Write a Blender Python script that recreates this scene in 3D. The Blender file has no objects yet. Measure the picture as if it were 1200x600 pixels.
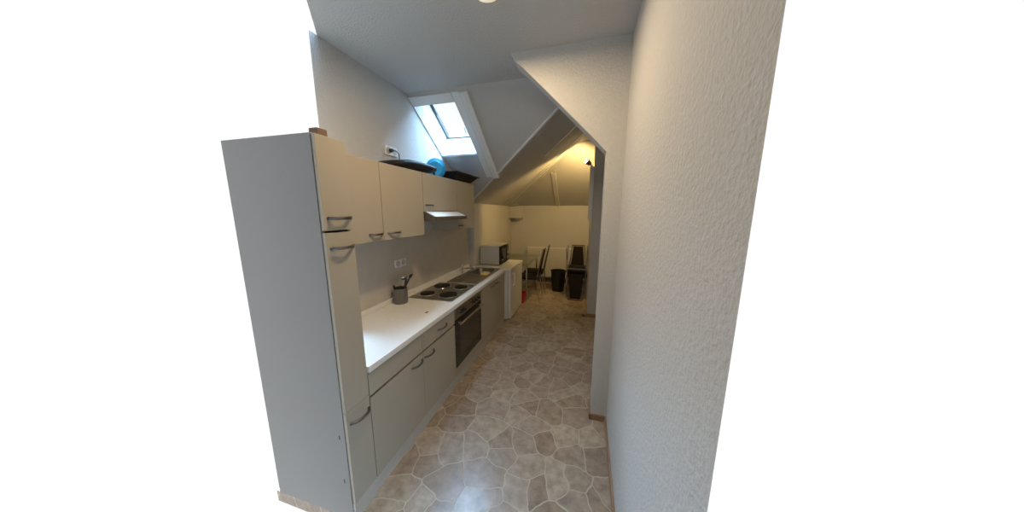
import bpy, bmesh, math, random
from mathutils import Vector, Matrix
random.seed(4)
D = bpy.data; C = bpy.context.scene.collection
PI = math.pi

# ------------------------------------------------------------------ materials
def mat(name, col, rough=.5, metal=0.0, bump=None, var=None, spec=.5, trans=0, coat=0):
    m = D.materials.new(name); m.use_nodes = True
    nt = m.node_tree; N = nt.nodes; L = nt.links
    b = N['Principled BSDF']
    b.inputs['Base Color'].default_value = (*col, 1)
    b.inputs['Roughness'].default_value = rough
    b.inputs['Metallic'].default_value = metal
    b.inputs['Specular IOR Level'].default_value = spec
    b.inputs['Transmission Weight'].default_value = trans
    b.inputs['Coat Weight'].default_value = coat
    tc = N.new('ShaderNodeTexCoord')
    if var:
        sc, amt = var
        n = N.new('ShaderNodeTexNoise'); n.inputs['Scale'].default_value = sc; n.inputs['Detail'].default_value = 5
        L.new(tc.outputs['Object'], n.inputs['Vector'])
        mx = N.new('ShaderNodeMix'); mx.data_type = 'RGBA'
        mx.inputs[6].default_value = (*[c*(1-amt) for c in col], 1)
        mx.inputs[7].default_value = (*[min(1, c*(1+amt)) for c in col], 1)
        L.new(n.outputs['Fac'], mx.inputs[0]); L.new(mx.outputs[2], b.inputs['Base Color'])
    if bump:
        sc, st = bump
        n = N.new('ShaderNodeTexNoise'); n.inputs['Scale'].default_value = sc; n.inputs['Detail'].default_value = 3
        L.new(tc.outputs['Object'], n.inputs['Vector'])
        bp = N.new('ShaderNodeBump'); bp.inputs['Strength'].default_value = st; bp.inputs['Distance'].default_value = .0065
        L.new(n.outputs['Fac'], bp.inputs['Height']); L.new(bp.outputs['Normal'], b.inputs['Normal'])
    return m

def floor_mat():
    m = D.materials.new('flagstone_vinyl'); m.use_nodes = True
    nt = m.node_tree; N = nt.nodes; L = nt.links; b = N['Principled BSDF']
    tc = N.new('ShaderNodeTexCoord')
    # slightly wavy joints
    n = N.new('ShaderNodeTexNoise'); n.inputs['Scale'].default_value = 3.0; n.inputs['Detail'].default_value = 3; n.inputs['Roughness'].default_value = .55
    L.new(tc.outputs['Object'], n.inputs['Vector'])
    vs = N.new('ShaderNodeVectorMath'); vs.operation = 'MULTIPLY_ADD'
    vs.inputs[1].default_value = (.15, .15, 0)
    L.new(n.outputs['Color'], vs.inputs[0]); L.new(tc.outputs['Object'], vs.inputs[2])
    def vor(feat):
        v = N.new('ShaderNodeTexVoronoi'); v.voronoi_dimensions = '2D'; v.feature = feat
        v.inputs['Scale'].default_value = 5.2; v.inputs['Randomness'].default_value = 1.0
        L.new(vs.outputs[0], v.inputs['Vector']); return v
    ve = vor('DISTANCE_TO_EDGE'); vc = vor('F1')
    sep = N.new('ShaderNodeSeparateColor'); L.new(vc.outputs['Color'], sep.inputs[0])
    cr = N.new('ShaderNodeValToRGB'); e = cr.color_ramp.elements
    e[0].position = 0; e[0].color = (.29, .225, .168, 1)
    e[1].position = 1; e[1].color = (.42, .345, .26, 1)
    x = e.new(.35); x.color = (.33, .265, .205, 1)
    x = e.new(.7); x.color = (.365, .30, .238, 1)
    L.new(sep.outputs[0], cr.inputs[0])
    mott = N.new('ShaderNodeTexNoise'); mott.inputs['Scale'].default_value = 14; mott.inputs['Detail'].default_value = 8; mott.inputs['Roughness'].default_value = .65
    L.new(tc.outputs['Object'], mott.inputs['Vector'])
    mr = N.new('ShaderNodeMapRange'); mr.inputs[1].default_value = .3; mr.inputs[2].default_value = .7; mr.inputs[3].default_value = .68; mr.inputs[4].default_value = 1.30
    L.new(mott.outputs['Fac'], mr.inputs[0])
    mul = N.new('ShaderNodeMix'); mul.data_type = 'RGBA'; mul.blend_type = 'MULTIPLY'; mul.inputs[0].default_value = 1
    L.new(cr.outputs[0], mul.inputs[6]); L.new(mr.outputs[0], mul.inputs[7])
    j = N.new('ShaderNodeMapRange'); j.inputs[1].default_value = .008; j.inputs[2].default_value = .030
    L.new(ve.outputs['Distance'], j.inputs[0])
    fin = N.new('ShaderNodeMix'); fin.data_type = 'RGBA'
    fin.inputs[6].default_value = (.50, .43, .335, 1)
    L.new(j.outputs[0], fin.inputs[0]); L.new(mul.outputs[2], fin.inputs[7])
    L.new(fin.outputs[2], b.inputs['Base Color'])
    b.inputs['Roughness'].default_value = .27
    bp = N.new('ShaderNodeBump'); bp.inputs['Strength'].default_value = .35; bp.inputs['Distance'].default_value = .003
    ad = N.new('ShaderNodeMath'); ad.operation = 'MULTIPLY_ADD'; ad.inputs[1].default_value = .4
    L.new(mott.outputs['Fac'], ad.inputs[0]); L.new(j.outputs[0], ad.inputs[2])
    L.new(ad.outputs[0], bp.inputs['Height']); L.new(bp.outputs['Normal'], b.inputs['Normal'])
    return m

def glass_mat(name, tint=(1, 1, 1), gloss=.08):
    m = D.materials.new(name); m.use_nodes = True
    nt = m.node_tree; N = nt.nodes; L = nt.links
    N.remove(N['Principled BSDF'])
    t = N.new('ShaderNodeBsdfTransparent'); t.inputs[0].default_value = (*tint, 1)
    g = N.new('ShaderNodeBsdfGlossy'); g.inputs['Roughness'].default_value = .03
    geo = N.new('ShaderNodeNewGeometry'); dt = N.new('ShaderNodeVectorMath'); dt.operation = 'DOT_PRODUCT'
    L.new(geo.outputs['Normal'], dt.inputs[0]); L.new(geo.outputs['Incoming'], dt.inputs[1])
    ab = N.new('ShaderNodeMath'); ab.operation = 'ABSOLUTE'; L.new(dt.outputs['Value'], ab.inputs[0])
    om = N.new('ShaderNodeMath'); om.operation = 'SUBTRACT'; om.inputs[0].default_value = 1; L.new(ab.outputs[0], om.inputs[1])
    pw = N.new('ShaderNodeMath'); pw.operation = 'POWER'; pw.inputs[1].default_value = 5; L.new(om.outputs[0], pw.inputs[0])
    f = N.new('ShaderNodeMath'); f.operation = 'MULTIPLY_ADD'; f.inputs[1].default_value = .9; f.inputs[2].default_value = .04
    L.new(pw.outputs[0], f.inputs[0])
    mx = N.new('ShaderNodeMixShader')
    L.new(f.outputs[0], mx.inputs[0]); L.new(t.outputs[0], mx.inputs[1]); L.new(g.outputs[0], mx.inputs[2])
    L.new(mx.outputs[0], N['Material Output'].inputs[0])
    return m

def emis(name, col, st):
    m = D.materials.new(name); m.use_nodes = True
    b = m.node_tree.nodes['Principled BSDF']
    b.inputs['Base Color'].default_value = (.8, .8, .78, 1)
    b.inputs['Emission Color'].default_value = (*col, 1)
    b.inputs['Emission Strength'].default_value = st
    return m

M = dict(
    wall=mat('woodchip_wallpaper', (.56, .55, .525), .9, bump=(75, 1.0), var=(60, .06), spec=.2),
    ceil=mat('painted_ceiling', (.50, .495, .48), .9, bump=(75, .9), spec=.2),
    roofp=mat('painted_roof_panel', (.46, .45, .43), .85, bump=(90, .3), spec=.2),
    paint=mat('white_lacquer_trim', (.74, .74, .72), .45, var=(20, .03)),
    splash=mat('backsplash_paint', (.54, .50, .435), .55, var=(9, .10), bump=(40, .15)),
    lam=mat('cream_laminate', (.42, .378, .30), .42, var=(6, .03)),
    side=mat('shaded_side_laminate', (.27, .27, .265), .5, var=(6, .03)),  # grey darkened so the tall cabinet's side carries its shade in the colour
    plinth=mat('plinth_laminate', (.52, .49, .43), .5, var=(6, .05)),
    top=mat('white_worktop', (.80, .79, .75), .32, var=(30, .03)),
    steel=mat('brushed_steel', (.42, .40, .37), .32, 1, var=(35, .12)),
    steel_d=mat('dark_steel', (.25, .24, .23), .35, 1, var=(35, .12)),
    chrome=mat('chrome', (.72, .72, .72), .14, 1, var=(10, .03)),
    handle=mat('handle_metal', (.20, .20, .21), .28, 1, var=(30, .1)),
    matte=mat('matte_black_coating', (.010, .010, .011), .6, spec=.25, var=(20, .2)),
    black=mat('black_plastic', (.018, .018, .02), .35, var=(20, .2)),
    blackg=mat('black_gloss_glass', (.010, .011, .013), .09, var=(5, .2)),
    iron=mat('cast_iron_plate', (.016, .014, .013), .5, spec=.25, var=(50, .3), bump=(120, .3)),
    dark=mat('dark_seat_fabric', (.014, .010, .009), .8, spec=.2, var=(40, .3), bump=(200, .4)),
    bin=mat('bin_plastic', (.006, .007, .010), .45, var=(10, .2)),
    wood=mat('brown_skirting', (.30, .19, .11), .5, var=(25, .25)),
    woodd=mat('dark_skirting', (.11, .065, .035), .5, var=(25, .25)),
    brown=mat('brown_board', (.16, .09, .045), .6, var=(30, .3)),
    blue=mat('blue_plastic', (.04, .46, .92), .3, trans=.15, var=(10, .1)),
    white=mat('white_plastic', (.80, .80, .78), .4, var=(10, .03)),
    fridge=mat('fridge_enamel', (.74, .73, .69), .3, var=(10, .03)),
    greyp=mat('dark_grey_strip', (.10, .095, .09), .4, var=(20, .1)),
    micro=mat('microwave_casing', (.50, .50, .49), .4, var=(10, .05)),
    sponge=mat('yellow_sponge', (.78, .62, .25), .9, bump=(150, .8), var=(60, .15)),
    red=mat('red_plastic', (.45, .02, .03), .4, var=(10, .1)),
    radiator=mat('radiator_enamel', (.62, .60, .55), .4, var=(10, .04)),
    stain=mat('brown_stain', (.20, .11, .06), .7, var=(80, .3)),
    floor=floor_mat(),
    glass=glass_mat('window_glass', (.96, .98, .98)),
    tglass=glass_mat('green_table_glass', (.90, .95, .91)),
    oglass=mat('oven_window_glass', (.05, .042, .03), .08, var=(5, .2)),
    lampg=emis('opal_lamp_glass', (1, .78, .50), .55),
    bulb=emis('lit_bulb', (1, .70, .28), 22),
)

# ------------------------------------------------------------------ mesh helpers
class MB:
    def __init__(s): s.bm = bmesh.new()
    def box(s, x0, x1, y0, y1, z0, z1, bev=0):
        t = bmesh.new(); bmesh.ops.create_cube(t, size=1)
        for v in t.verts:
            v.co = Vector(((x0+x1)/2+v.co.x*(x1-x0), (y0+y1)/2+v.co.y*(y1-y0), (z0+z1)/2+v.co.z*(z1-z0)))
        if bev: bmesh.ops.bevel(t, geom=t.edges[:], offset=bev, segments=2, affect='EDGES', profile=.6)
        s.join(t); return s
    def join(s, t, mtx=None):
        if mtx: bmesh.ops.transform(t, matrix=mtx, verts=t.verts)
        me = D.meshes.new('t'); t.to_mesh(me); t.free(); s.bm.from_mesh(me); D.meshes.remove(me)
    def cyl(s, p0, p1, r0, r1=None, seg=24, bev=0):
        p0 = Vector(p0); p1 = Vector(p1); d = p1-p0
        t = bmesh.new()
        bmesh.ops.create_cone(t, cap_ends=True, segments=seg, radius1=r0, radius2=r0 if r1 is None else r1, depth=d.length)
        if bev:
            es = [e for e in t.edges if abs(e.verts[0].co.z-e.verts[1].co.z) < 1e-6]
            bmesh.ops.bevel(t, geom=es, offset=bev, segments=2, affect='EDGES')
        s.join(t, Matrix.Translation((p0+p1)/2) @ d.to_track_quat('Z', 'Y').to_matrix().to_4x4()); return s
    def lathe(s, prof, c=(0, 0, 0), seg=36, sx=1, sy=1):
        rings = []
        for r, z in prof:
            if r < 1e-6: rings.append([s.bm.verts.new((c[0], c[1], c[2]+z))])
            else: rings.append([s.bm.verts.new((c[0]+sx*r*math.cos(2*PI*i/seg), c[1]+sy*r*math.sin(2*PI*i/seg), c[2]+z)) for i in range(seg)])
        for a, b in zip(rings, rings[1:]):
            for i in range(seg):
                j = (i+1) % seg
                if len(a) == 1 and len(b) == 1: continue
                if len(a) == 1: s.bm.faces.new((a[0], b[j], b[i]))
                elif len(b) == 1: s.bm.faces.new((a[i], a[j], b[0]))
                else: s.bm.faces.new((a[i], a[j], b[j], b[i]))
        return s
    def tube(s, pts, r, seg=10):
        pts = [Vector(p) for p in pts]; rings = []
        up = None
        for i, p in enumerate(pts):
            d = (pts[min(i+1, len(pts)-1)]-pts[max(i-1, 0)]).normalized()
            if up is None:
                up = Vector((0, 0, 1)) if abs(d.z) < .9 else Vector((1, 0, 0))
            a = d.cross(up).normalized(); b = a.cross(d).normalized(); up = b
            rr = r[i] if isinstance(r, (list, tuple)) else r
            rings.append([s.bm.verts.new(p+rr*(math.cos(2*PI*k/seg)*a+math.sin(2*PI*k/seg)*b)) for k in range(seg)])
        for q, w in zip(rings, rings[1:]):
            for k in range(seg): s.bm.faces.new((q[k], q[(k+1) % seg], w[(k+1) % seg], w[k]))
        s.bm.faces.new(rings[0][::-1]); s.bm.faces.new(rings[-1]); return s
    def prism(s, poly, ext):
        ext = Vector(ext)
        a = [s.bm.verts.new(p) for p in poly]; b = [s.bm.verts.new(Vector(p)+ext) for p in poly]
        s.bm.faces.new(a); s.bm.faces.new(b[::-1]); n = len(a)
        for i in range(n): s.bm.faces.new((a[i], b[i], b[(i+1) % n], a[(i+1) % n]))
        return s
    def rot(s, mtx): bmesh.ops.transform(s.bm, matrix=mtx, verts=s.bm.verts); return s
    def build(s, name, m, parent=None, smooth=False, label=None, local=False):
        bmesh.ops.recalc_face_normals(s.bm, faces=s.bm.faces)
        if parent is not None and not local:
            r = parent
            off = Vector(parent['_o']) if '_o' in parent else Vector((0, 0, 0))
            bmesh.ops.translate(s.bm, vec=-off, verts=s.bm.verts)
        me = D.meshes.new(name); s.bm.to_mesh(me); s.bm.free()
        me.materials.append(M[m] if isinstance(m, str) else m)
        if smooth:
            for p in me.polygons: p.use_smooth = True
            try: me.set_sharp_from_angle(angle=math.radians(40))
            except Exception: pass
        o = D.objects.new(name, me); C.objects.link(o)
        if parent is not None:
            o.parent = parent
            if '_o' in parent and not local: OFF[o.name] = tuple(parent['_o'])
            o['_o'] = tuple(parent['_o']) if '_o' in parent else (0, 0, 0)
        if label: o['label'] = label
        return o
OFF = {}
def thing(name, label, cat, loc=(0, 0, 0), group=None):
    o = D.objects.new(name, None); C.objects.link(o); o.location = loc; o['_o'] = tuple(loc)
    o.empty_display_size = .05
    o['label'] = label; o['category'] = cat
    if group: o['group'] = group
    return o
def tag(o, label, cat, group=None, kind=None):
    o['label'] = label; o['category'] = cat
    if group: o['group'] = group
    if kind: o['kind'] = kind
    return o
def struct(mb, name, m, label=None, **k):
    o = mb.build(name, m, **k); o['kind'] = 'structure'
    if label: o['label'] = label
    return o

# ------------------------------------------------------------------ measures (metres)
XW, XR, XF = -1.80, .245, -1.17          # kitchen wall, right wall, cabinet fronts
ZC = 2.905; YB = 6.45; YP = 2.11; TP = .14
K1, K2, K4 = .70, .575, .60              # pitches of the three roof faces
s1 = lambda y: 1.87+K1*(3.98-y)
s2 = lambda x: 1.87+K2*(x+1.8)
s4 = lambda y: 1.88+K4*(YB-y)

# ------------------------------------------------------------------ setting
struct(MB().box(XF, XR, -1.2, .96, -.08, 0).box(XW, XR+.1, .96, YB+.1, -.08, 0), 'floor', 'floor', 'flagstone patterned vinyl floor')
# kitchen wall: from the tall cabinet to the far end, following the roof slope
y1 = 3.98
struct(MB().prism([(XW, 1.52, 0), (XW-.1, 1.70, 0), (XW-.1, YB, 0), (XW, YB, 0)], (0, 0, 1.87)).prism([(XW, y1, 1.869), (XW, 2.501, ZC), (XW, 1.52, ZC), (XW, 1.52, 1.869)], (-.02, .04, 0)).prism([(XW-.02, y1, 1.869), (XW-.02, 2.501, ZC), (XW-.02, 1.6, ZC), (XW-.02, 1.6, 1.869)], (-.08, .1, 0)), 'wall_left', 'wall')
struct(MB().box(XW, XW+.11, 3.90, 4.22, .86, 1.86), 'trim_1', 'wall', 'shallow wall pier beside the microwave')
struct(MB().box(XW, XW+.006, 1.45, 3.90, .9, 1.54), 'trim_2', 'splash', 'plain painted splashback behind the worktop')
# right wall
struct(MB().prism([(XR, .49, 0), (XR+.1, .80, 0), (XR+.1, YB, 0), (XR, YB, 0)], (0, 0, 3.1)), 'wall_right', 'wall')
struct(MB().box(XW-.1, XR+.1, YB, YB+.1, 0, 1.9), 'wall_back', 'wall')
# wall behind the viewer
struct(MB().box(XF, XR, -1.3, -1.2, 0, ZC), 'wall_rear', 'wall')
struct(MB().box(XF-.1, XF, -1.3, .15, 0, ZC), 'wall_rear_left', 'wall')
struct(MB().box(XR, XR+.1, -1.3, .18, 0, ZC), 'wall_rear_right', 'wall')
# partition with slanted opening
struct(MB().prism([(XR, YP, 0), (.12, YP, 0), (.12, YP, 2.17), (.02, YP, 2.275), (-.28, YP, 2.575), (-.5, YP, 2.79), (-.565, YP, 2.845), (-.60, YP, ZC), (XR, YP, ZC)], (0, TP, 0)), 'wall_middle', 'wall')
# box-out at the far right
struct(MB().box(.09, XR, 4.40, YB, 0, 3.0), 'wall_far_right', 'wall')
struct(MB().box(.028, .09, 4.37, 4.60, 1.61, 2.42, .004), 'trim_3', 'paint', 'narrow white boxed-out strip under the wall lamp')
# flat ceiling and roof faces
struct(MB().prism([(XF-.1, -1.3, ZC), (XR+.1, -1.3, ZC), (XR+.1, 2.501, ZC), (XW-.02, 2.501, ZC), (XW-.02, 1.60, ZC), (XF-.1, 1.02, ZC)], (0, 0, .12)).box(-.026, XR+.1, 2.501, 3.9, ZC, ZC+.12).box(-.40, XR+.1, 3.9, 5.4, ZC, ZC+.12), 'ceiling', 'ceil')
n1 = Vector((0, K1, 1)).normalized(); RT = .30
def S1(x, y): return Vector((x, y, s1(y)))
SX0, SX1, SY0, SY1 = XW, -1.32, 2.62, 3.16
mb = MB(); e1 = n1*RT
def q(poly): mb.prism([S1(x, y) for x, y in poly], e1)
VY = lambda x: 3.98-(K2/K1)*(x+1.8)     # valley with the side roof
q([(XW-.1, 2.49), (SX1, 2.49), (SX1, SY0), (XW-.1, SY0)])
q([(XW-.1, SY0), (XW, SY0), (XW, SY1), (XW-.1, SY1)])
q([(XW-.1, SY1), (SX1, SY1), (SX1, VY(SX1)), (XW, VY(XW)), (XW-.1, VY(XW))])
q([(SX1, 2.49), (.0, 2.49), (-.026, VY(-.026)), (SX1, VY(SX1))])
struct(mb, 'ceiling', 'ceil', 'sloping ceiling with the roof window')
struct(MB().box(-6.0, XR+1.5, -6.0, 1.2, 3.8, 3.95), 'ceiling', 'ceil', 'added out-of-view slab blocking sky light over the entrance')  # unseen slab, added to keep overhead sky light off the tall cabinet side
# side roof (S2), chamfer (S3a, S3b) and end roof (S4)
def S2(x, y): return Vector((x, y, s2(x)))
a0, a1 = S2(-1.8, 5.80), S2(-.026, 4.13)
c0, c1 = Vector((-1.60, 6.33, s4(6.33))), Vector((-.20, 4.82, s4(4.82)))
b0 = Vector((-1.8, 6.12, 1.868)); b1 = Vector((-.08, 4.38, 2.885))
E2 = Vector((0, 0, .1))
e2 = Vector((-K2, 0, 1)).normalized()*.1
struct(MB().prism([S2(-1.8, VY(-1.8)), S2(-.026, VY(-.026)), a1, a0], E2), 'ceiling', 'roofp', 'steep side roof panel beyond the skylight')
mb = MB(); mb.prism([a0, a1, b1, b0], E2); mb.prism([b0, b1, c1, c0], E2)
mb.prism([b0, c0, Vector((-1.62, YB, 1.88)), Vector((-1.8, YB, 1.87))], E2)
struct(mb, 'ceiling', 'roofp', 'narrow panel on the roof hip')
mb = MB(); mb.prism([c0, c1, Vector((-.02, 4.77, s4(4.77))), Vector((XR, 4.77, s4(4.77))), Vector((XR, YB, 1.88)), Vector((-1.65, YB, 1.88))], E2)
struct(mb, 'ceiling', 'roofp', 'end roof slope above the rear wall')
def strip(P, Q, w, h, n):
    P = Vector(P); Q = Vector(Q); d = (Q-P).normalized(); n = Vector(n).normalized(); s = d.cross(n).normalized()*w/2
    return [P+s, Q+s, Q-s, P-s], -n*h
def trim(name, P, Q, w, h, n, m='paint', label=None):
    poly, ex = strip(P, Q, w, h, n); return struct(MB().prism(poly, ex), name, m, label)
trim('trim_4', (-1.76, VY(-1.76), s1(VY(-1.76))), (-.04, VY(-.04), s1(VY(-.04))), .022, .016, (-.35, .5, 1), label='white bead along the roof valley')
trim('trim_5', S2(-.62, 4.05), S2(-.04, 3.50), .016, .008, (-K2, 0, 1), label='thin bead on the side roof')
trim('trim_6', S2(-.75, 3.28), S2(-.05, 2.70), .012, .004, (-K2, 0, 1), m='roofp', label='faint seam on the side roof')
trim('trim_7', a0+Vector((.02, 0, -.0)), a1, .014, .007, (-K2, 0, 1), label='bead along upper edge of the hip panel')
trim('trim_8', b0, b1, .014, .008, (-.3, .3, 1), label='bead along the middle of the hip panel')
trim('trim_9', (-.665, YB-.01, s4(YB-.01)), (-.665, 5.42, s4(5.42)), .075, .016, (0, K4, 1), m='plinth', label='vertical cover board on the end roof slope')
trim('trim_10', (-.615, YB-.01, s4(YB-.01)-.012), (-.615, 5.36, s4(5.36)-.012), .016, .010, (0, K4, 1), label='light edge of the cover board')
struct(MB().box(XW, -1.49, YB-.2, YB, 1.58, 1.86, .004), 'trim_11', 'wall', 'small boxed-in ledge in the far left corner')
# skylight surround
def s1strip(name, x0, x1, ya, yb, h, label=None, m='paint', rib=None):
    mb = MB(); mb.prism([S1(x0, ya), S1(x1, ya), S1(x1, yb), S1(x0, yb)], -n1*h)
    if rib:
        for r0, r1, hh in rib: mb.prism([S1(r0, ya), S1(r1, ya), S1(r1, yb), S1(r0, yb)], -n1*hh)
    return struct(mb, name, m, label)
s1strip('trim_12', -1.32, -1.15, 2.535, 3.50, .008, 'ribbed white lining strip right of the skylight', rib=[(-1.225, -1.145, .030), (-1.20, -1.185, .036), (-1.262, -1.235, .018)])
s1strip('trim_13', XW, -1.325, 2.535, 2.615, .010, 'white lining board above the skylight')
s1strip('trim_14', XW, -1.325, 3.165, 3.185, .008, 'thin bead under the skylight')
s1strip('trim_15', XW, XW+.012, 2.56, 3.90, .012, 'thin bead between the wall and the slope')
# roof window
wn = thing('window_1', 'open-fronted roof window over the cabinets, daylight behind', 'window', tuple(S1(-1.56, 2.89)+n1*.30))
del wn['category']; wn['kind'] = 'structure'
t1 = Vector((0, 1, -K1)).normalized()
o1 = S1(SX0, SY0)+n1*.285; LY = (S1(0, SY1)-S1(0, SY0)).length; LX = SX1-SX0
def wbar(mb, u0, u1, v0, v1, h0, h1):
    P = [o1+Vector((u, 0, 0))+t1*v+n1*h0 for u, v in ((u0, v0), (u1, v0), (u1, v1), (u0, v1))]
    mb.prism(P, n1*(h1-h0))
fm = MB(); w = .018
wbar(fm, -.0, w, -.0, LY, 0, .05); wbar(fm, LX-w, LX, 0, LY, 0, .05); wbar(fm, w, LX-w, 0, w, 0, .05); wbar(fm, w, LX-w, LY-w, LY, 0, .05)
fm.build('frame', 'greyp', wn, label='slim grey window frame')
gm = MB(); wbar(gm, w, LX-w, w, LY-w, .022, .028); gm.build('pane', 'glass', wn)
hm = MB()
A = o1+Vector((LX*.60, 0, 0))+t1*(LY-.05)+n1*.0; B = A+Vector((.03, 0, 0))-t1*.12-n1*.03; Bq = A+Vector((.17, 0, 0))-n1*.02
hm.tube([A, B], .006); hm.tube([A-n1*.005, Bq], .006); hm.build('handle', 'greyp', wn, label='grey stay handle')
hm2 = MB(); hm2.tube([o1+Vector((.035, 0, 0))+t1*.02-n1*.012, o1+Vector((.035, 0, 0))+t1*.30-n1*.012], .008)
hm2.build('stay_rail', 'black', wn, label='dark rail on the left of the frame')
# skirting
struct(MB().box(XR-.014, XR, .50, YP, 0, .045, .002), 'baseboard_right', 'wood')
struct(MB().box(.107, XR-.014, YP-.013, YP, 0, .05, .002).box(.107, .12, YP-.013, YP+TP+.012, 0, .05, .002), 'baseboard_middle', 'wood')
struct(MB().box(XR-.012, XR, YP+TP, 4.4, 0, .06, .002).box(.078, XR-.012, 4.388, 4.4, 0, .06, .002).box(.078, .09, 4.388, YB-.012, 0, .06, .002), 'baseboard_far_right', 'wood')
struct(MB().box(XW, .078, YB-.014, YB, 0, .10, .002), 'baseboard_back', 'woodd')

# ------------------------------------------------------------------ kitchen
def bow_handle(y0, y1, z, x, parent, name='handle', m='handle', lift=.028, sag=0.0):
    n = 9; pts = []
    for i in range(n):
        t = i/(n-1); pts.append((x+lift*(1-(2*t-1)**4)*(.75+.25*math.sin(PI*t)), y0+(y1-y0)*t, z+sag*math.sin(PI*t)))
    mb = MB(); mb.tube(pts, [.0085]+[.0075]*(n-2)+[.0085], 8)
    mb.cyl((x, y0, z), (x+.004, y0, z), .009, seg=12); mb.cyl((x, y1, z), (x+.004, y1, z), .009, seg=12)
    return mb.build(name, m, parent, smooth=True)
def panel(name, parent, y0, y1, z0, z1, x=XF, th=.018, m='lam', g=.0018):
    return MB().box(x-th, x, y0+g, y1-g, z0+g, z1-g, .0015).build(name, m, parent)
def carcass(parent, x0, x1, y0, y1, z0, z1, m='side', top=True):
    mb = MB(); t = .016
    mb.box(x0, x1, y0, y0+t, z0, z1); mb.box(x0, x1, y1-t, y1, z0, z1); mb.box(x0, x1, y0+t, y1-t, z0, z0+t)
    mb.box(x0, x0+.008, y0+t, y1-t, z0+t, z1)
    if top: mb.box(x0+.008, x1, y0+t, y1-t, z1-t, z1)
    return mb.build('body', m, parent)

# tall narrow cabinet
BX0 = XW+.01
tc = thing('tall_cabinet', 'tall narrow cream cabinet with three handles at the left edge', 'cabinet', (-1.5, 1.04, 0))
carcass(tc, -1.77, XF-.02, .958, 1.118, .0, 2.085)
for z0, z1, hz in ((.11, .685, .607), (.685, 1.641, 1.563), (1.648, 2.083, 1.708)):
    d = panel('door', tc, .958, 1.120, z0, z1)
    bow_handle(.985, 1.108, hz, XF, d)
MB().box(XF-.02, XF-.004, .96, 1.118, 0, .108).build('plinth', 'plinth', tc)
for z in (.52, .24): MB().box(XF-.062, XF-.056, .9565, .958, z, z+.022).build('screw_mark', 'black', tc)
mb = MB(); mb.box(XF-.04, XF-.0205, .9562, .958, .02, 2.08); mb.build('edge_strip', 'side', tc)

def base_cab(name, label, y0, y1):
    t = thing(name, label, 'cabinet', (-1.48, (y0+y1)/2, 0), 'base cabinets under the worktop')
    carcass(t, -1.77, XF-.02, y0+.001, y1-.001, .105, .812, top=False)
    return t
B1 = base_cab('base_cabinet', 'cream base cabinet next to the tall cabinet, plain panel above its door', 1.122, 1.650)
panel('drawer_front', B1, 1.122, 1.650, .669, .812)
d = panel('door', B1, 1.122, 1.650, .108, .655); bow_handle(1.515, 1.640, .606, XF, d)
B2 = base_cab('base_cabinet', 'cream base cabinet with a drawer, directly left of the oven', 1.650, 2.180)
d = panel('drawer_front', B2, 1.650, 2.180, .669, .812)
bow_handle(1.88, 2.02, .742, XF, d)
for z in (.705, .74, .775): MB().cyl((XF-.001, 1.676, z), (XF+.0008, 1.676, z), .004, seg=10).build('screw_hole', 'black', d)
d = panel('door', B2, 1.650, 2.180, .108, .655); bow_handle(1.675, 1.80, .606, XF, d)
B3 = base_cab('base_cabinet', 'cream two-door base cabinet under the sink', 2.845, 3.815)
for a, b, h0, h1 in ((2.845, 3.33, 3.195, 3.310), (3.33, 3.815, 3.35, 3.465)):
    d = panel('door', B3, a, b, .108, .812); bow_handle(h0, h1, .755, XF, d)
tag(MB().box(XF-.03, XF-.012, 1.122, 3.815, 0, .103, .001).build('plinth_board', 'plinth'), 'long grey-cream plinth board under the base cabinets', 'plinth')

# oven
ov = thing('oven', 'black built-in oven with steel control strip under the hob', 'oven', (-1.48, 2.51, 0))
MB().box(-1.74, XF-.022, 2.186, 2.838, .12, .80).build('body', 'steel_d', ov)
MB().box(XF-.02, XF+.004, 2.184, 2.841, .700, .812, .002).build('control_panel', 'steel', ov)
for y in (2.295, 2.365, 2.60, 2.675, 2.75):
    k = MB(); k.cyl((XF+.004, y, .756), (XF+.010, y, .756), .025, .024, 20); k.cyl((XF+.010, y, .756), (XF+.030, y, .756), .018, .015, 20, .002)
    k.box(XF+.028, XF+.034, y-.003, y+.003, .742, .771)
    k.build('knob', 'black', ov, smooth=True)
dr = MB().box(XF-.02, XF+.004, 2.184, 2.841, .195, .698, .003).build('door', 'blackg', ov)
MB().box(XF+.004, XF+.0055, 2.27, 2.755, .285, .60).build('window', 'oglass', dr)
hb = MB(); hb.cyl((XF+.045, 2.215, .655), (XF+.045, 2.81, .655), .011, seg=14, bev=.002)
hb.cyl((XF+.003, 2.25, .655), (XF+.045, 2.25, .655), .008, seg=10); hb.cyl((XF+.003, 2.775, .655), (XF+.045, 2.775, .655), .008, seg=10)
hb.build('handle', 'steel', dr, smooth=True)
MB().box(XF-.02, XF, 2.184, 2.841, .108, .192, .0015).build('filler_panel', 'lam', ov)

# worktop with sink opening
WZ = .86
wt = MB(); wt.box(-1.775, XF+.012, 1.124, 3.38, .820, WZ-.0, .004)
wt.box(-1.775, -1.60, 3.38, 3.845, .820, WZ); wt.box(-1.28, XF+.012, 3.38, 3.845, .820, WZ, .0); wt.box(-1.60, -1.28, 3.80, 3.845, .820, WZ)
wo = wt.build('worktop', 'top'); tag(wo, 'long white worktop running from tall cabinet to the fridge', 'worktop')
up = tag(MB().box(XW+.007, XW+.030, 1.124, 3.86, WZ, WZ+.045, .004).build('upstand', 'top'), 'narrow white upstand between worktop and splashback', 'upstand')
st = MB(); st.lathe([(0, .0012), (.010, .0012), (.013, 0)], (-1.316, 1.946, WZ), 12, sx=1, sy=1.8)
tag(st.build('stain', 'stain'), 'small brown mark on the worktop in front of the hob', 'stain')

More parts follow.
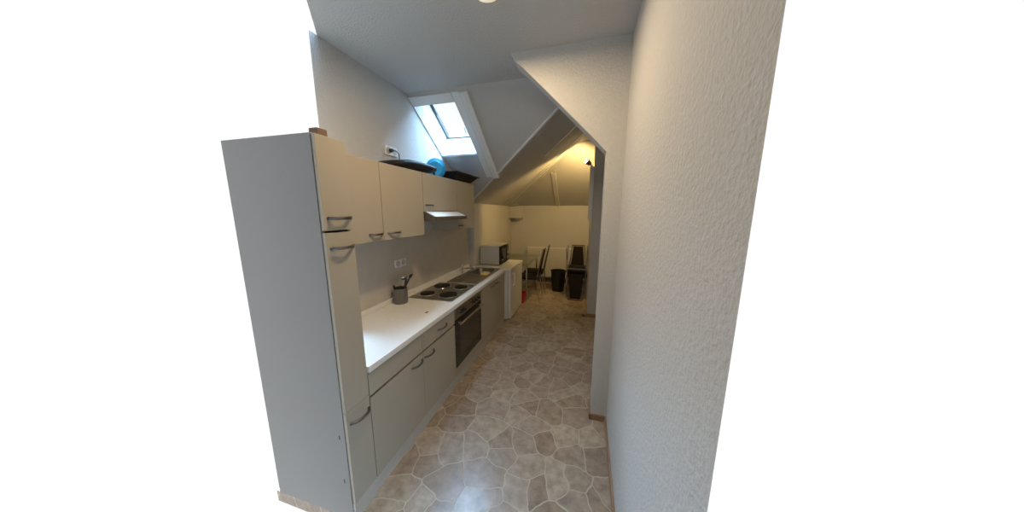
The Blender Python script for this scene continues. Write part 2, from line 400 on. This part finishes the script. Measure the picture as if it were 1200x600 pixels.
# hob
hb = thing('hob', 'steel hob with four black hotplates in the worktop', 'hob', (-1.48, 2.555, WZ))
MB().box(-1.725, -1.235, 2.245, 2.865, WZ, WZ+.007, .003).build('plate', 'steel', hb)
for (x, y, r) in ((-1.60, 2.40, .076), (-1.36, 2.42, .094), (-1.60, 2.70, .094), (-1.36, 2.71, .076)):
    p = MB().lathe([(0, .019), (r*.2, .019), (r*.25, .0175), (r*.93, .0195), (r, .017), (r, .007)], (x, y, WZ), 40).build('hotplate', 'iron', hb, smooth=True)
    MB().lathe([(r*1.0, .007), (r*1.0, .0115), (r*1.10, .0115), (r*1.13, .007)], (x, y, WZ), 40).build('rim', 'chrome', p, smooth=True)

# sink
sk = thing('sink', 'steel sink with drainer set into the far end of worktop', 'sink', (-1.44, 3.35, WZ))
mb = MB(); z0, z1 = WZ, WZ+.006
mb.box(-1.645, -1.235, 2.895, 3.40, z0, z1); mb.box(-1.645, -1.59, 3.40, 3.815, z0, z1); mb.box(-1.29, -1.235, 3.40, 3.815, z0, z1); mb.box(-1.59, -1.29, 3.79, 3.815, z0, z1)
mb.box(-1.645, -1.635, 2.895, 3.815, z1, z1+.004); mb.box(-1.245, -1.235, 2.895, 3.815, z1, z1+.004); mb.box(-1.635, -1.245, 2.895, 2.905, z1, z1+.004); mb.box(-1.635, -1.245, 3.805, 3.815, z1, z1+.004)
mb.build('rim', 'steel', sk)
mb = MB()
for i in range(8): mb.box(-1.59+i*.041, -1.575+i*.041, 2.95, 3.34, z1, z1+.004, .0015)
mb.build('drainer', 'steel', sk)
mb = MB()
ring = lambda k, z: [((-1.44)+math.copysign(abs(math.cos(t))**.45, math.cos(t))*(.15-k), 3.595+math.copysign(abs(math.sin(t))**.45, math.sin(t))*(.195-k), z) for t in [2*PI*i/40 for i in range(40)]]
rings = [[mb.bm.verts.new(p) for p in ring(k, z)] for k, z in ((-.001, z1), (.006, z0-.01), (.015, .76), (.035, .735), (.10, .73))]
for a, b in zip(rings, rings[1:]):
    for i in range(40): mb.bm.faces.new((a[i], a[(i+1) % 40], b[(i+1) % 40], b[i]))
mb.bm.faces.new(rings[-1])
mb.build('bowl', 'steel_d', sk, smooth=True)
MB().lathe([(0, .006), (.022, .006), (.034, .002), (.036, 0)], (-1.44, 3.595, .731), 24).build('drain', 'chrome', sk, smooth=True)
fa = thing('faucet', 'small chrome mixer tap behind the sink', 'tap', (-1.70, 3.42, WZ))
MB().lathe([(0, 0), (.028, 0), (.026, .012), (.020, .016), (.020, .085), (.022, .09), (.016, .108), (0, .112)], (-1.70, 3.42, WZ), 24).build('body', 'chrome', fa, smooth=True)
MB().tube([(-1.70, 3.42, .915), (-1.62, 3.43, .935), (-1.53, 3.45, .935), (-1.505, 3.455, .925), (-1.50, 3.457, .905)], [.012, .011, .010, .010, .010]).build('spout', 'chrome', fa, smooth=True)
MB().tube([(-1.70, 3.42, .968), (-1.69, 3.43, .985), (-1.655, 3.45, 1.005)], [.008, .008, .006]).build('lever', 'chrome', fa, smooth=True)
sp = MB().box(-1.37, -1.27, 3.325, 3.46, WZ+.010, WZ+.036, .010)
tag(sp.build('sponge', 'sponge', smooth=True), 'yellow sponge lying on the sink edge', 'sponge')

# utensil holder and utensils
CX, CY = -1.70, 2.10
uh = thing('utensil_holder', 'round ribbed steel utensil holder on the worktop beside hob', 'holder', (CX, CY, WZ))
mb = MB(); seg = 48
prof = [(.060, 0), (.063, .004), (.063, .145), (.065, .150), (.061, .150), (.059, .14), (.059, .006), (0, .006)]
mb.lathe(prof, (CX, CY, WZ), seg)
for i in range(24):
    a = 2*PI*i/24; mb.cyl((CX+.063*math.cos(a), CY+.063*math.sin(a), WZ+.02), (CX+.063*math.cos(a), CY+.063*math.sin(a), WZ+.13), .003, seg=6)
mb.build('cup', 'steel_d', uh, smooth=True)
def utensil(name, label, base, tip, r, m, head=None):
    b = Vector(base); t = Vector(tip)
    o = thing(name, label, 'utensil', tuple(b), 'utensils in the steel holder')
    MB().tube([b, b.lerp(t, .5), t], [r*.8, r, r*1.1], 8).build('handle', m, o, smooth=True)
    if head: head(o, b, t)
    return o
def h_flat(w, l, m):
    def f(o, b, t):
        d = (t-b).normalized(); s = Vector((.3, 1, 0)).normalized(); n = d.cross(s).normalized()
        P = [t-s*w*.35, t+s*w*.35, t+s*w+d*l*.4, t+s*w+d*l, t-s*w+d*l, t-s*w+d*l*.4]
        MB().prism([p-n*.002 for p in P], n*.004).build('blade', m, o)
    return f
def h_ladle(o, b, t):
    mb = MB(); mb.lathe([(0, -.03), (.018, -.027), (.031, -.012), (.034, 0), (.032, 0), (.028, -.012), (.016, -.025), (0, -.028)], (t.x+.01, t.y+.03, t.z), 24)
    mb.build('bowl', 'steel', o, smooth=True)
utensil('spatula', 'black spatula leaning furthest right in the steel holder', (CX-.02, CY-.03, WZ+.012), (CX+.055, CY+.070, WZ+.225), .007, 'black', h_flat(.018, .05, 'black'))
utensil('ladle', 'steel ladle with dark rim standing upright in the steel holder', (CX-.03, CY+.025, WZ+.012), (CX+.0, CY+.02, WZ+.245), .005, 'steel', h_ladle)
utensil('kitchen_knife', 'knife with black handle pointing up in middle of the steel holder', (CX+.03, CY-.015, WZ+.012), (CX+.045, CY+.04, WZ+.235), .010, 'black')
utensil('peeler', 'short black utensil leaning left in the steel holder', (CX-.02, CY-.025, WZ+.012), (CX-.035, CY-.045, WZ+.185), .009, 'black')

# wall cabinets
UX = -1.46; UZ0, UZ1 = 1.522, 2.095
def wall_cab(label, y0, y1, z0, z1):
    t = thing('wall_cabinet', label, 'cabinet', (-1.63, (y0+y1)/2, z0), 'wall cabinets over the worktop')
    carcass(t, XW+.008, UX-.02, y0+.001, y1-.001, z0, z1, m='lam'); return t
W1 = wall_cab('cream wall cabinet behind the tall cabinet, two doors wide', 1.13, 2.195, UZ0, UZ1)
d = panel('door', W1, 1.13, 1.665, UZ0, UZ1, UX, g=.002); bow_handle(1.53, 1.65, 1.575, UX, d)
d = panel('door', W1, 1.665, 2.195, UZ0, UZ1, UX, g=.002); bow_handle(1.715, 1.85, 1.575, UX, d)
W2 = wall_cab('short cream wall cabinet directly above the extractor hood', 2.197, 2.868, 1.745, UZ1)
d = panel('door', W2, 2.197, 2.868, 1.745, UZ1, UX); bow_handle(2.235, 2.36, 1.80, UX, d)
W3 = wall_cab('narrow cream wall cabinet at the far end, right of extractor hood', 2.870, 3.375, UZ0, UZ1)
d = panel('door', W3, 2.870, 3.375, UZ0, UZ1, UX); bow_handle(2.90, 3.01, 1.572, UX, d)

# extractor hood
hd = thing('extractor_hood', 'slim steel extractor hood with pale visor above the hob', 'hood', (-1.6, 2.53, 1.70))
MB().prism([(XW+.008, 2.20, 1.655), (-1.345, 2.20, 1.655), (-1.345, 2.20, 1.690), (-1.455, 2.20, 1.738), (XW+.008, 2.20, 1.738)], (0, .666, 0)).build('housing', 'steel_d', hd)
MB().prism([(-1.347, 2.215, 1.6915), (-1.452, 2.215, 1.7373), (-1.452, 2.215, 1.7393), (-1.347, 2.215, 1.6935)], (0, .636, 0)).build('visor', 'white', hd, label='pale sloping visor')
MB().box(-1.345, -1.334, 2.20, 2.866, 1.653, 1.692, .002).build('front_strip', 'greyp', hd)
for y in (2.72, 2.76, 2.80): MB().box(-1.334, -1.331, y, y+.022, 1.665, 1.679).build('switch', 'black', hd)
MB().box(-1.72, -1.42, 2.27, 2.80, 1.649, 1.655).build('grease_filter', 'steel', hd)

# sockets
def outlet(label, y0, y1, z0, z1, x, plug=False, group=None):
    t = thing('wall_socket', label, 'socket', (x, (y0+y1)/2, z0), group)
    MB().box(x, x+.012, y0, y1, z0, z1, .003).build('plate', 'white', t)
    w = (y1-y0)/2
    for i in range(2):
        c = y0+w*(i+.5); r = w*.38
        p = MB(); p.cyl((x+.012, c, (z0+z1)/2), (x+.0125, c, (z0+z1)/2), r, seg=24)
        p.cyl((x+.0125, c-.008, (z0+z1)/2), (x+.0135, c-.008, (z0+z1)/2), .003, seg=8); p.cyl((x+.0125, c+.008, (z0+z1)/2), (x+.0135, c+.008, (z0+z1)/2), .003, seg=8)
        p.build('insert', 'micro', t)
    return t
outlet('white double wall socket above the worktop behind the utensil holder', 2.155, 2.315, 1.185, 1.262, XW+.006)
outlet('white double wall socket above cabinets with a black plug in it', 2.14, 2.30, 2.255, 2.335, XW)
pl = thing('power_cord', 'black plug and cord hanging from the upper wall socket', 'cord', (XW+.013, 2.21, 2.30))
MB().cyl((XW+.013, 2.20, 2.298), (XW+.045, 2.20, 2.298), .020, .014, 16, .003).build('plug', 'black', pl, smooth=True)
MB().tube([(XW+.04, 2.20, 2.298), (XW+.065, 2.22, 2.292), (XW+.070, 2.25, 2.27), (XW+.072, 2.245, 2.18), (XW+.055, 2.21, 2.115), (XW+.030, 2.12, 2.101), (XW+.028, 1.98, 2.101)], .0045, 8).build('cable', 'black', pl, smooth=True)

# things on the wall cabinets
gr = thing('contact_grill', 'black curved kitchen grill lying on the cabinets beside the socket', 'grill', (-1.60, 2.12, UZ1))
def shell(pts_z, w, z0):  # lengthwise profile (y, top, bottom)
    mb = MB(); rings = []
    for y, zt, zb, k in pts_z:
        hw = w*k; cx = -1.615
        ring = []
        for i in range(20):
            a = 2*PI*i/20; ca, sa = math.cos(a), math.sin(a)
            ring.append(mb.bm.verts.new((cx+hw*math.copysign(abs(ca)**.6, ca), y, (zt+zb)/2+(zt-zb)/2*math.copysign(abs(sa)**.8, sa))))
        rings.append(ring)
    for a, b in zip(rings, rings[1:]):
        for i in range(20): mb.bm.faces.new((a[i], a[(i+1) % 20], b[(i+1) % 20], b[i]))
    mb.bm.faces.new(rings[0][::-1]); mb.bm.faces.new(rings[-1]); return mb
shell([(1.90, 2.125, 2.110, .3), (1.93, 2.155, 2.103, .7), (2.00, 2.172, 2.102, .95), (2.12, 2.196, 2.102, 1), (2.26, 2.206, 2.106, 1), (2.40, 2.200, 2.116, 1), (2.50, 2.198, 2.126, .92), (2.54, 2.180, 2.140, .7)], .14, 0)  .build('lid', 'matte', gr, smooth=True)
for x in (-1.70, -1.52):
    for y in (2.02, 2.50): MB().cyl((x, y, 2.096), (x, y, 2.135), .011, seg=12).build('foot', 'black', gr)
mb = MB(); mb.lathe([(0, .0), (.035, .0), (.04, .006), (.06, .006), (.062, .012), (.085, .012), (.09, .02), (.118, .05), (.128, .058), (.130, .052), (.120, .044), (.094, .012), (.088, .004), (.0, -.006)], (0, 0, 0), 48)
mb.rot(Matrix.Translation((-1.60, 2.665, 2.198)) @ Matrix.Scale(.82, 4) @ Matrix.Rotation(math.radians(25), 4, 'Z') @ Matrix.Rotation(math.radians(-78), 4, 'X'))
tag(mb.build('plastic_lid', 'blue', smooth=True), 'round translucent blue plastic dish standing on edge on the cabinets', 'dish')
tr = thing('baking_tray', 'black angular tray on the far wall cabinet under the skylight', 'tray', (-1.56, 3.05, UZ1))
mb = MB()
def rect(x0, x1, y0, y1, z): return [mb.bm.verts.new(p) for p in ((x0, y0, z), (x1, y0, z), (x1, y1, z), (x0, y1, z))]
R_ = [rect(-1.67, -1.47, 2.86, 3.28, UZ1+.002), rect(-1.76, -1.40, 2.77, 3.36, UZ1+.075), rect(-1.785, -1.375, 2.745, 3.385, UZ1+.078), rect(-1.785, -1.375, 2.745, 3.385, UZ1+.084), rect(-1.75, -1.41, 2.78, 3.35, UZ1+.082), rect(-1.665, -1.475, 2.865, 3.275, UZ1+.008)]
for a, b in zip(R_, R_[1:]):
    for i in range(4): mb.bm.faces.new((a[i], a[(i+1) % 4], b[(i+1) % 4], b[i]))
mb.bm.faces.new(R_[0][::-1]); mb.bm.faces.new(R_[-1]); mb.build('tray', 'matte', tr)
bx = MB().box(-1.325, -1.27, 1.06, 1.115, 2.086, 2.142, .006)
tag(bx.build('small_box', 'brown'), 'small brown box on top of the tall cabinet', 'box')

# fridge and its top
FX = -1.088
fr = thing('refrigerator', 'white undercounter fridge at the end of the worktop', 'fridge', (-1.4, 4.26, 0))
MB().box(-1.70, FX-.05, 3.885, 4.655, .02, .822, .006).build('body', 'fridge', fr)
dd = MB().box(FX-.045, FX, 3.885, 4.655, .035, .815, .008).build('door', 'fridge', fr)
MB().tube([(FX-.002, 4.02, .76), (FX+.022, 4.02, .755), (FX+.028, 4.02, .72), (FX+.028, 4.02, .60), (FX+.022, 4.02, .565), (FX-.002, 4.02, .56)], .011, 8).build('handle', 'white', dd, smooth=True)
for x in (-1.65, -1.17):
    for y in (3.93, 4.61): MB().cyl((x, y, 0), (x, y, .022), .018, seg=12).build('foot', 'black', fr)
MB().box(-1.74, FX+.006, 3.878, 4.665, .824, .858, .005).build('top', 'top', fr)

# microwave
mw = thing('microwave', 'microwave with grey casing and black glass door on the fridge', 'microwave', (-1.49, 4.30, .858))
MB().box(-1.665, -1.335, 4.06, 4.54, .872, 1.178, .005).build('body', 'micro', mw)
dm = MB().box(-1.335, -1.312, 4.062, 4.42, .874, 1.176, .004).build('door', 'matte', mw)
MB().box(-1.312, -1.309, 4.11, 4.36, .93, 1.13).build('window', 'blackg', dm)
MB().box(-1.335, -1.314, 4.422, 4.538, .874, 1.176, .004).build('control_panel', 'black', mw)
for z in (1.03, .94): MB().cyl((-1.314, 4.48, z), (-1.298, 4.48, z), .022, .019, 20, .002).build('knob', 'steel', mw, smooth=True)
for x in (-1.64, -1.36):
    for y in (4.09, 4.51): MB().cyl((x, y, .858), (x, y, .873), .014, seg=12).build('foot', 'black', mw)

# ------------------------------------------------------------------ dining corner
tb = thing('dining_table', 'glass-topped dining table against the far left wall', 'table', (-1.37, 5.45, 0))
MB().box(-1.77, -.985, 4.80, 6.05, .738, .750, .004).build('tabletop', 'tglass', tb, label='greenish glass tabletop')
mb = MB(); mb.box(-1.72, -1.04, 4.88, 4.90, .705, .735).box(-1.72, -1.04, 5.95, 5.97, .705, .735).box(-1.72, -1.70, 4.90, 5.95, .705, .735).box(-1.06, -1.04, 4.90, 5.95, .705, .735)
mb.build('frame', 'steel', tb)
for x in (-1.71, -1.05):
    for y in (4.89, 5.96): MB().cyl((x, y, 0), (x, y, .737), .019, seg=16).build('leg', 'chrome', tb, smooth=True)

def make_chair(label):      # sits facing -X, seat centred on its origin
    t = thing('dining_chair', label, 'chair', (0, 0, 0), 'dark high-backed dining chairs')
    MB().box(-.21, .20, -.205, .205, .435, .475, .016).build('seat', 'dark', t, smooth=True, local=True)
    mb = MB(); n = 7
    for i in range(n-1): pass
    xs = lambda z: .195+max(0, (z-.45))*.16+max(0, z-.7)*.06
    zz = [.53, .62, .71, .80, .90, 1.0]
    f = [[mb.bm.verts.new((xs(z)+dx, s*(.150-(z-.5)*.10), z)) for s in (-1, 1) for dx in ((-.012, .012) if s < 0 else (.012, -.012))] for z in zz]
    for a, b in zip(f, f[1:]):
        for i in range(4): mb.bm.faces.new((a[i], a[(i+1) % 4], b[(i+1) % 4], b[i]))
    mb.bm.faces.new(f[0][::-1]); mb.bm.faces.new(f[-1])
    mb.build('backrest', 'dark', t, local=True)
    for s in (-1, 1):
        MB().tube([(-.10, s*.19, .425), (-.17, s*.195, .415), (-.205, s*.195, .38), (-.215, s*.197, .25), (-.235, s*.20, .0)], .012).build('leg', 'chrome', t, smooth=True, local=True)
        MB().tube([(.255, s*.20, 0), (.215, s*.195, .22), (.195, s*.188, .44)], .012).build('leg', 'chrome', t, smooth=True, local=True)
        MB().tube([(.195, s*.188, .44), (xs(.60), s*.170, .60), (xs(.8), s*.148, .80), (xs(1.02), s*.128, 1.02)], .012).build('back_post', 'steel_d', t, smooth=True, local=True)
    MB().tube([(xs(1.02), -.140, 1.02), (xs(1.02)+.010, 0, 1.022), (xs(1.02), .140, 1.02)], .015).build('top_rail', 'brown', t, smooth=True, local=True, label='brown top rail')
    MB().box(-.19, .19, -.19, -.17, .41, .436).box(-.19, .19, .17, .19, .41, .436).box(-.19, -.17, -.17, .17, .41, .436).box(.17, .19, -.17, .17, .41, .436).build('seat_frame', 'steel_d', t, local=True)
    return t
def copy_tree(o, parent=None):
    c = o.copy(); C.objects.link(c)
    if parent: c.parent = parent
    for ch in list(o.children): copy_tree(ch, c)
    return c
ch = make_chair('dark high-backed chair nearest the fridge, tucked under the glass table')
for i, (loc, rot, lab) in enumerate([
    ((-1.05, 5.10, 0), (0, 0, 0), None),
    ((-1.03, 5.62, 0), (0, 0, math.radians(3)), 'dark high-backed chair farther from the fridge, tucked under the glass table'),
    ((-.125, 5.56, 0), (0, 0, math.radians(90)), 'dark chair standing upright beneath an upturned chair by the far right wall'),
    ((-.13, 5.50, 1.035), (PI, 0, math.radians(-90)), 'dark chair stacked upside down on another chair, its legs in the air'),
]):
    o = ch if i == 0 else copy_tree(ch)
    o.location = loc; o.rotation_euler = rot
    if lab: o['label'] = lab

bn = thing('waste_bin', 'round black waste bin by the rear wall', 'bin', (-.53, 5.80, 0))
MB().lathe([(0, 0), (.125, 0), (.132, .01), (.160, .43), (.160, .44), (.154, .44), (.126, .02), (0, .015)], (-.53, 5.80, 0), 40).build('body', 'bin', bn, smooth=True)
MB().lathe([(.158, .425), (.170, .428), (.172, .455), (.160, .458), (.156, .44)], (-.53, 5.80, 0), 40).build('rim', 'bin', bn, smooth=True)
rd = thing('radiator', 'long flat white radiator on the rear wall', 'radiator', (-.75, YB, .14))
mb = MB(); mb.box(-1.36, -.15, YB-.10, YB-.085, .16, .86, .004)
for i in range(30): mb.box(-1.34+i*.04, -1.325+i*.04, YB-.104, YB-.10, .19, .83, .0015)
mb.build('panel', 'radiator', rd)
MB().box(-1.355, -.155, YB-.10, YB-.03, .862, .880, .002).build('top_grille', 'white', rd)
for x in (-1.25, -.30):
    MB().box(x, x+.04, YB-.085, YB-.001, .30, .75).build('bracket', 'steel_d', rd)
    MB().cyl((x+.02, YB-.06, 0), (x+.02, YB-.06, .30), .009, seg=12).build('pipe', 'radiator', rd)
rb = thing('bucket', 'small red bucket on the floor behind the fridge', 'bucket', (-1.13, 4.80, 0))
MB().lathe([(0, 0), (.065, 0), (.068, .004), (.088, .20), (.093, .20), (.093, .208), (.084, .208), (.065, .01), (0, .008)], (-1.13, 4.80, 0), 28).build('body', 'red', rb, smooth=True)
MB().tube([(-1.13, 4.80+.09*math.cos(a), .195+.03*math.sin(a)) for a in [PI*i/12 for i in range(13)]], .003, 6).build('handle', 'steel', rb, smooth=True)
ds = MB(); ds.lathe([(0, 0), (.026, 0), (.028, .012), (.02, .035), (.012, .042), (0, .044)], (.035, 4.41, 0), 20)
tag(ds.build('door_stop', 'woodd', smooth=True), 'small dark door stop on the floor by the far right corner', 'door stop')

# wall lamp (far) and ceiling lamp (near)
wl = thing('wall_lamp', 'small lit wall lamp high in the far right corner', 'lamp', (.03, 4.47, 2.42))
MB().cyl((.060, 4.43, 2.42), (.060, 4.43, 2.428), .030, seg=24).cyl((.060, 4.43, 2.428), (.03, 4.41, 2.465), .010, seg=12).build('bracket', 'chrome', wl, smooth=True)
mb = MB(); mb.lathe([(0, 0), (.020, .002), (.030, .02), (.042, .075), (.038, .075), (.026, .022), (0, .010)], (0, 0, 0), 28)
mb.rot(Matrix.Translation((.035, 4.41, 2.455)) @ Vector((-.75, -.10, .60)).to_track_quat('Z', 'Y').to_matrix().to_4x4()); mb.build('shade', 'steel_d', wl, smooth=True)
mb = MB(); mb.lathe([(0, .012), (.012, .02), (.030, .06), (.030, .085), (.018, .105), (0, .110)], (0, 0, 0), 20)
mb.rot(Matrix.Translation((.035, 4.41, 2.455)) @ Vector((-.75, -.10, .60)).to_track_quat('Z', 'Y').to_matrix().to_4x4()); mb.build('bulb', 'bulb', wl, smooth=True)
cl = thing('ceiling_lamp', 'round warm white ceiling lamp above the worktop aisle', 'lamp', (-.56, 1.505, ZC))
MB().cyl((-.56, 1.505, ZC-.010), (-.56, 1.505, ZC), .085, seg=40).build('base', 'white', cl)
MB().lathe([(.078, 0), (.078, -.010), (.070, -.020), (.04, -.027), (0, -.029)], (-.56, 1.505, ZC-.009), 40).build('shade', 'lampg', cl, smooth=True)

# ------------------------------------------------------------------ lights
def light(kind, name, loc, energy, col, **k):
    l = D.lights.new(name, kind); l.energy = energy; l.color = col
    for a, b in k.items(): setattr(l, a, b)
    o = D.objects.new(name, l); C.objects.link(o); o.location = loc; return o
light('SPOT', 'wall_lamp_light', (-.03, 4.52, 2.47), 66, (1, .66, .24), shadow_soft_size=.03, spot_size=math.radians(160), spot_blend=.6).rotation_euler = Vector((-.45, .85, -.30)).to_track_quat('-Z', 'Y').to_euler()
light('AREA', 'ceiling_lamp_light', (-.56, 1.505, ZC-.05), 19, (1, .74, .44), shape='DISK', size=.12)
# bright white overcast sky with a stronger blue-white light from overhead
w = D.worlds.new('World'); bpy.context.scene.world = w; w.use_nodes = True
N = w.node_tree.nodes; L = w.node_tree.links
tcn = N.new('ShaderNodeTexCoord'); sx = N.new('ShaderNodeSeparateXYZ')
L.new(tcn.outputs['Generated'], sx.inputs[0])
mr = N.new('ShaderNodeMapRange'); mr.interpolation_type = 'SMOOTHSTEP'
mr.inputs[1].default_value = .50; mr.inputs[2].default_value = .78
L.new(sx.outputs['Z'], mr.inputs[0])
mx = N.new('ShaderNodeMix'); mx.data_type = 'RGBA'; mx.clamp_result = False
mx.inputs[6].default_value = (1.04, 1.04, 1.04, 1); mx.inputs[7].default_value = (27, 45, 68, 1)
L.new(mr.outputs[0], mx.inputs[0]); L.new(mx.outputs[2], N['Background'].inputs[0]); N['Background'].inputs[1].default_value = 1

# ------------------------------------------------------------------ camera
F, YAW, PIT, ROLL, H = 310.178, -.268526, .167614, .0044277, 1.74516
cy, sy, cp, sp_ = math.cos(YAW), math.sin(YAW), math.cos(PIT), math.sin(PIT)
fw = Vector((sy*cp, cy*cp, -sp_)); ri = Vector((cy, -sy, 0)); upv = ri.cross(fw)
r2 = math.cos(ROLL)*ri+math.sin(ROLL)*upv; u2 = -math.sin(ROLL)*ri+math.cos(ROLL)*upv
cam = D.cameras.new('Camera'); cam.sensor_width = 36; cam.lens = F/1200*36; cam.clip_start = .02
co = D.objects.new('Camera', cam); C.objects.link(co)
m4 = Matrix((r2, u2, -fw)).transposed().to_4x4(); m4.translation = Vector((0, 0, H)); co.matrix_world = m4
bpy.context.scene.camera = co
vs = bpy.context.scene.view_settings
vs.view_transform = 'Standard'; vs.look = 'None'; vs.gamma = 1; vs.exposure = 0; vs.use_curve_mapping = False
for o in D.objects:
    if '_o' in o: del o['_o']
